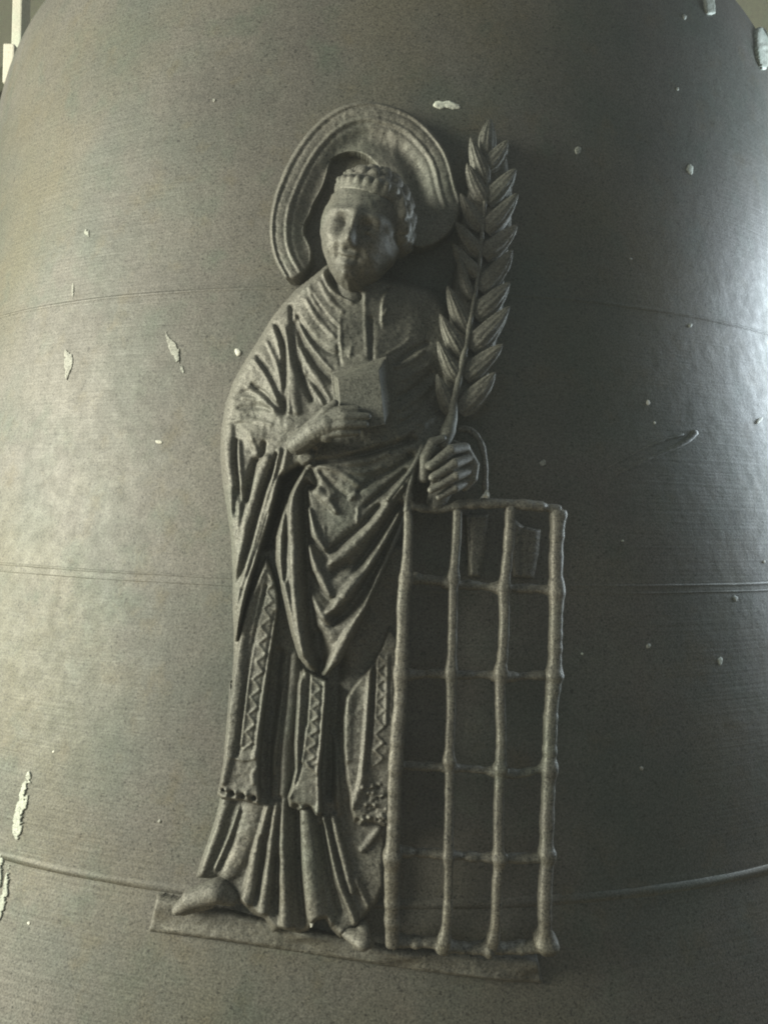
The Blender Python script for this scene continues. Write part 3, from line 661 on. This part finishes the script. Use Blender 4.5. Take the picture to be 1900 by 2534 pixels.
def leaf(base, tip, wl, wr, h0, h1, blunt=True, seed=0):
    """pointed leaf with a raised midrib; wl / wr = half widths on its two sides"""
    b = T('zp', base)[0]; t = T('zp', tip)[0]; n = 16; m = 15
    ax = t-b; L = np.linalg.norm(ax); ax /= L; nn = np.array([ax[1], -ax[0]])
    top = []; bot = []; lean = 1 if ax[0] > 0 else -1
    for i in range(n+1):
        f = i/n; w = max(0, 1-f**2.4)**.85*min(1, (f+.12)/.34)**.7 if blunt else ((math.sin(math.pi*min(1, f**.85)))**.75 if 0 < f < 1 else 0)
        c = b+ax*L*f+nn*(-4*math.sin(math.pi*f)*(1 if wl < wr else -1))
        for j in range(m):
            s = j/(m-1)*2-1; side = (wr if s > 0 else wl)*.36145*w
            hh = h0+(h1-h0)*f
            bulge = 4*w*(1-abs(s))**.8+7*w*(1-s*s)+1.7*math.sin(s*13+seed+f*2)*w+2.5*math.sin(f*5+seed*1.7)*w+rng.normal(0, .5)+4*s*lean*w
            top.append((*(c+nn*s*side), hh+bulge)); bot.append((*(c+nn*s*side), hh-16*w*(1-s*s)-(3 if w > 0 else 0)))
    P = np.array(top+bot); V = W(P[:,0], P[:,1], P[:,2], (h0+h1)/2)
    Fc = []; K = (n+1)*m
    for i in range(n):
        for j in range(m-1):
            a = i*m+j; Fc.append((a, a+m, a+m+1, a+1)); Fc.append((K+a, K+a+1, K+a+m+1, K+a+m))
        a = i*m; Fc.append((a, K+a, K+a+m, a+m)); a = i*m+m-1; Fc.append((a, a+m, K+a+m, K+a))
    o = new_mesh('leaf', V, Fc, M_rel, palm); return o
leaf((462,380),(478,88),62,62,60,62, False)
LL = [((440,510),(338,222)),((432,640),(312,405)),((415,830),(268,610)),((405,1010),(236,800)),((380,1150),(215,950)),((335,1310),(262,1040)),((315,1535),(178,1235)),((285,1715),(128,1430)),((258,1885),(116,1612)),((215,2110),(108,1840))]
RR = [((480,420),(598,245)),((482,655),(650,430)),((470,850),(664,605)),((455,1020),(655,825)),((432,1255),(632,995)),((398,1440),(610,1215)),((372,1660),(606,1385)),((330,1860),(556,1630)),((290,2090),(512,1840))]
for i, (b, t) in enumerate(LL): leaf((b[0]+12, b[1]+18), t, (62, 66, 60, 58, 58, 44, 64, 68, 64, 68)[i], (58, 58, 56, 54, 56, 44, 60, 60, 62, 58)[i], 62+3.2*i, 80+3.0*i, seed=i)
for i, (b, t) in enumerate(RR): leaf((b[0]-14, b[1]+20), (t[0]+rng.normal(0, 4), t[1]+rng.normal(0, 5)), 64+i*1.8+rng.normal(0, 4), 78+i*2.2+rng.normal(0, 4), 60+3.4*i, 78+3.0*i, seed=i+20)

# ------------------------------------------------------------------ gridiron
grid = thing('gridiron', 'rough cast gridiron of four upright bars with crossbars beside the saint', 'gridiron', tuple(W(1150, 2340, 60)))
GB = [np.vstack([T('z2',(1066,1210)),T('z6',(235,180),(225,300),(238,500),(222,800),(215,920),(192,1050),(190,1300),(172,1650),(165,1990)),T('z7',(242,250),(228,480),(215,700),(215,950),(200,1150),(195,1350),(198,1600),(200,1810))]),
      np.vstack([T('z6',(635,330),(628,600),(602,880),(600,1000),(596,1300),(588,1600),(580,1700),(585,1990)),T('z7',(608,240),(598,480),(600,620),(600,800),(592,1100),(594,1400),(585,1640),(562,1800),(545,1860))]),
      np.vstack([T('z6',(1068,300),(1058,600),(1032,850),(1012,1000),(1022,1200),(1010,1500),(985,1680),(985,1990)),T('z7',(965,300),(958,550),(945,800),(942,1100),(950,1230),(930,1400),(930,1600),(912,1750),(880,1860))]),
      np.vstack([T('z6',(1460,330),(1452,500),(1438,800),(1448,1000),(1438,1300),(1432,1650),(1400,1990)),T('z7',(1305,300),(1300,560),(1288,800),(1278,1100),(1286,1200),(1268,1400),(1266,1650),(1276,1760),(1278,1850))])]
def hline(n, a, b): return np.linspace(a, b, n)
gr = [ [6,7.5,8.5,12.5,14,15.5,16,16.5,16.5,17,17,17,17.5,16.5,18,19,18,16.5,13], 11.2, 11.8, 15.5]
KN = [[T('z6',(230,230))[0].tolist()+[5,12],T('z6',(215,900))[0].tolist()+[4,16],T('z6',(180,1680))[0].tolist()+[3.5,18],T('z7',(228,520))[0].tolist()+[3,16],T('z7',(200,1180))[0].tolist()+[5,18],T('z7',(195,1630))[0].tolist()+[3,14]],
      [T('z6',(600,890))[0].tolist()+[4,14],T('z6',(575,1670))[0].tolist()+[5,20],T('z7',(600,520))[0].tolist()+[5,16],T('z7',(575,1180))[0].tolist()+[5,16],T('z7',(555,1780))[0].tolist()+[5,20]],
      [T('z6',(1010,960))[0].tolist()+[4,16],T('z6',(980,1670))[0].tolist()+[5,18],T('z7',(955,570))[0].tolist()+[5.5,14],T('z7',(958,1200))[0].tolist()+[9.5,15],T('z7',(900,1780))[0].tolist()+[4,20]],
      [T('z6',(1460,370))[0].tolist()+[4,16],T('z6',(1450,1000))[0].tolist()+[5,20],T('z6',(1430,1700))[0].tolist()+[6,20],T('z7',(1300,580))[0].tolist()+[5,18],T('z7',(1285,1180))[0].tolist()+[6,16],T('z7',(1282,1780))[0].tolist()+[13,17]]]
for i, g in enumerate(GB):
    n = len(g); h = np.interp(np.linspace(0, 1, n), [0, .2, .85, 1], [[118,120,104,52],[98,100,90,48],[92,96,88,46],[86,92,88,46]][i])
    tube('upright_bar', np.c_[g, h], np.array(gr[i][:n] if isinstance(gr[i], list) and len(gr[i]) >= n else np.full(n, gr[i] if not isinstance(gr[i], list) else 16.0)), grid, M_iron, n=18, wob=.09, sq=.66, seed=40+i, knobs=KN[i], sub=4)
CB = [(T('z6',(235,890),(330,905),(450,918),(560,935),(620,955),(760,955),(880,970),(1000,980),(1150,985),(1300,985),(1440,1005)), 8.5),
      (T('z6',(190,1690),(330,1690),(440,1680),(570,1690),(720,1695),(860,1690),(975,1705),(1120,1710),(1280,1690),(1420,1710)), 8),
      (T('z7',(225,545),(400,560),(520,560),(600,565),(760,575),(880,590),(960,600),(1080,615),(1200,585),(1300,560)), 7.5),
      (T('z7',(205,1150),(310,1160),(440,1165),(580,1175),(760,1195),(950,1200),(1120,1205),(1285,1195)), 8.5),
      (T('z7',(200,1770),(340,1790),(470,1790),(560,1810),(720,1835),(880,1830),(1080,1835),(1270,1800)), 11)]
JO = [(0, 3, 7, 10), (0, 3, 6, 9), (0, 3, 6, 9), (0, 3, 5, 7), (0, 3, 5, 7)]
for i, (p, r) in enumerate(CB):
    n = len(p); kn = []
    tube('crossbar', np.c_[p, np.full(n, 82.0 if i < 4 else 46.0)], np.full(n, r*1.35), grid, M_iron, n=12, wob=.25, knobs=[(p[k][0], p[k][1], 6.5, 20) for k in JO[i]], seed=60+i, sub=4)
tube('top_rail', np.c_[T('z6',(240,300),(400,335),(560,325),(680,290),(860,285),(1040,285),(1200,300),(1330,310),(1475,345)), [92,90,92,94,94,92,90,88,86]], [10,11,12,13,13,13,12.5,12,12], grid, M_iron, n=12, wob=.25, seed=70, sub=3)
HF('light_patch_strip', T('z6',(700,380),(890,372),(878,600),(825,895),(735,885),(720,600)), 30, [('G',T('z6',(750,400),(745,860)),5,8)], grid, M_iron, step=2.5, edge=6, rim=.6, href=46, lump=2, seed=51)  # low strip added to read as a patch of light on the bell
HF('light_patch_strip', T('z6',(1090,400),(1180,470),(1318,500),(1302,700),(1262,905),(1110,890),(1080,600)), 32, [('G',T('z6',(1185,500),(1180,880)),5,8)], grid, M_iron, step=2.5, edge=6, rim=.6, href=50, lump=2, seed=52)  # second added strip, likewise shaped as a lit patch
tube('handle', np.c_[T('zf',(900,560),(1090,560),(1240,680),(1330,860),(1375,1080),(1390,1320),(1375,1560),(1395,1740)), [70,74,78,80,82,86,88,90]], [7,8.5,9,8.5,8,7.5,7.5,9], grid, M_iron, n=12, wob=.15, seed=71, sub=3)

# ------------------------------------------------------------------ droppings, drips and scars on the bell
def splat(name, pts, mat, hgt, parent=bell, label=None, lift=0.0, sm=1, step=1.6, rag=None):
    o = np.asarray(pts, float); c = o.mean(0)
    if sm:
        o = smoothloop(o, 2); ext = np.ptp(o, axis=0).min(); o = o+rng.normal(0, min(.5, ext*.03), o.shape)
    if rag is None: rag = 7.0 if (np.ptp(o, axis=0).max() > 30 and mat is not M_white) else 0.0
    return HF(name, o, hgt+lift, [], parent, mat, step=step, edge=4, rim=.3, ragged=rag, href=lift, floor=lift-3, lump=.8, lump2=1.0, seed=int(c[0]+c[1])%97, label=label, blur=1)
splat('dropping', T('z1',(1080,95),(1110,72),(1150,80),(1175,70),(1215,85),(1258,105),(1250,125),(1200,128),(1165,112),(1130,128),(1095,112)), M_white, 3.5, label='bright white elongated dropping right of the halo')
splat('dropping', T('zl',(488,130),(492,190),(484,290),(478,230),(455,215),(470,185)), M_smear, 2)
splat('dropping', T('zl',(440,300),(452,310),(450,375),(441,372)), M_smear, 1.5)
splat('dropping', T('zl',(395,480),(410,490),(404,580),(390,570)), M_smear, 1.5)
splat('dropping', T('zl',(350,840),(368,855),(400,865),(402,940),(380,985),(362,1040),(352,960)), M_smear, 2, label='pale streak left of the figure below the upper ring')
splat('dropping', T('zl',(905,735),(930,790),(985,830),(982,880),(1000,940),(1016,978),(998,984),(960,910),(925,860),(910,800)), M_smear, 2.5, label='pale tapering smear left of the sleeve')
splat('dropping', T('zl',(1283,850),(1300,842),(1322,862),(1312,888),(1290,884)), M_white, 4, label='small round white dropping beside the shoulder')
splat('dropping', T('zl',(848,1350),(870,1345),(896,1354),(886,1370),(860,1366)), M_white, 4)
splat('dropping', np.array([(68,1905),(80,1915),(70,1985),(52,2070),(40,2085),(26,2050),(42,1990),(52,1950)]), M_pale, 4, label='long pale slanting drip near the lower left edge')
splat('dropping', np.array([(2,2105),(10,2112),(8,2170),(-4,2210),(-6,2140)]), M_pale, 4)
splat('dropping', np.array([(22,2128),(26,2160),(22,2210),(8,2262),(-6,2290),(-6,2240),(10,2190)]), M_pale, 4)
for (u, v, a, b, m) in [(1429,372,8,10,M_smear),(1707,419,8,12,M_pale),(1676,220,3,5,M_pale),(1707,805,5,6,M_pale),(1603,996,4.5,6,M_white),(1619,1046,3,3,M_white),(1343,1145,8,8,M_smear),(1819,1481,6,7,M_smear),(1540,1338,3,3,M_pale),
                     (1604,1598,5,6,M_smear),(1781,1636,6,10,M_pale),(1440,1618,3,3,M_pale),(1693,42,5,6,M_smear),(1587,1902,4,5,M_smear),(1560,640,3,3,M_smear),(1200,905,2,2,M_pale),(1890,1390,3,4,M_white),
                     (530,248,4,4,M_smear),(133,1860,3,3,M_white),(72,2285,4,4,M_white),(395,2032,4,4,M_smear)]:
    an = np.linspace(0, 2*np.pi, 10, endpoint=False)
    splat('fleck', np.stack([u+a*np.cos(an)*(1+.2*np.sin(3*an+u)), v+b*np.sin(an)*(1+.2*np.cos(2*an+v))], 1), m, 2.5, sm=1, step=1.3)
splat('dropping', np.array([(1868,1046),(1876,1034),(1888,1031),(1883,1042),(1872,1050)]), M_white, 4, label='white dropping at the right edge of the bell')
splat('dropping', np.array([(1185,1238),(1196,1222),(1206,1208),(1211,1224),(1211,1234),(1200,1232),(1190,1232)]), M_white, 6, parent=grid, label='white dropping on the corner of the handle', lift=100)
splat('dropping', T('z5',(1062,815),(1085,815),(1082,850),(1068,862)), M_white, 4, parent=ledge, lift=62)
splat('drip_strip', T('zc',(1128,-60),(1215,-60),(1222,60),(1228,112),(1195,120),(1150,112),(1135,60)), M_pale, 9, label='blunt pale strip hanging from the bell top near the right corner', sm=1, rag=0.0)
splat('drip_strip', T('zc',(1556,235),(1600,215),(1645,240),(1662,320),(1665,400),(1650,560),(1625,575),(1590,540),(1568,470),(1556,340)), M_pale, 11, label='long pale strip hanging at the upper right edge of the bell', rag=0.0)
tube('scar', np.c_[np.array([(1722,1066),(1700,1092),(1640,1120),(1570,1150),(1500,1190)]), [-.5,-.3,-.8,-1.4,-2.4]], [8,6.5,5.5,5,3.5], bell, M_bell, n=10, flat=.7, wob=.3, seed=90)
tube('scar', np.c_[np.array([(1690,1075),(1620,1096),(1550,1132),(1480,1170)]), [-.4,-.3,-.6,-1.2]], [3.6,3.6,3,2.5], bell, M_bell, n=8, flat=.7, wob=.3, seed=91)

# ------------------------------------------------------------------ thin volume added to imitate lens veil and lift the shadows
hm = bpy.data.materials.new('veil_volume'); hm.use_nodes = True
hn = hm.node_tree.nodes; hn.clear()
ho_ = hn.new('ShaderNodeOutputMaterial'); hv = hn.new('ShaderNodeVolumePrincipled')
hv.inputs['Color'].default_value = (.92, .95, .90, 1); hv.inputs['Density'].default_value = .025; hv.inputs['Anisotropy'].default_value = .1
hm.node_tree.links.new(hv.outputs[0], ho_.inputs['Volume'])
hz = plain('lens_veil', boxv(-5, 5, -5, 3.5, -2.4, 4.4), box_faces(), hm); hz['kind'] = 'stuff'
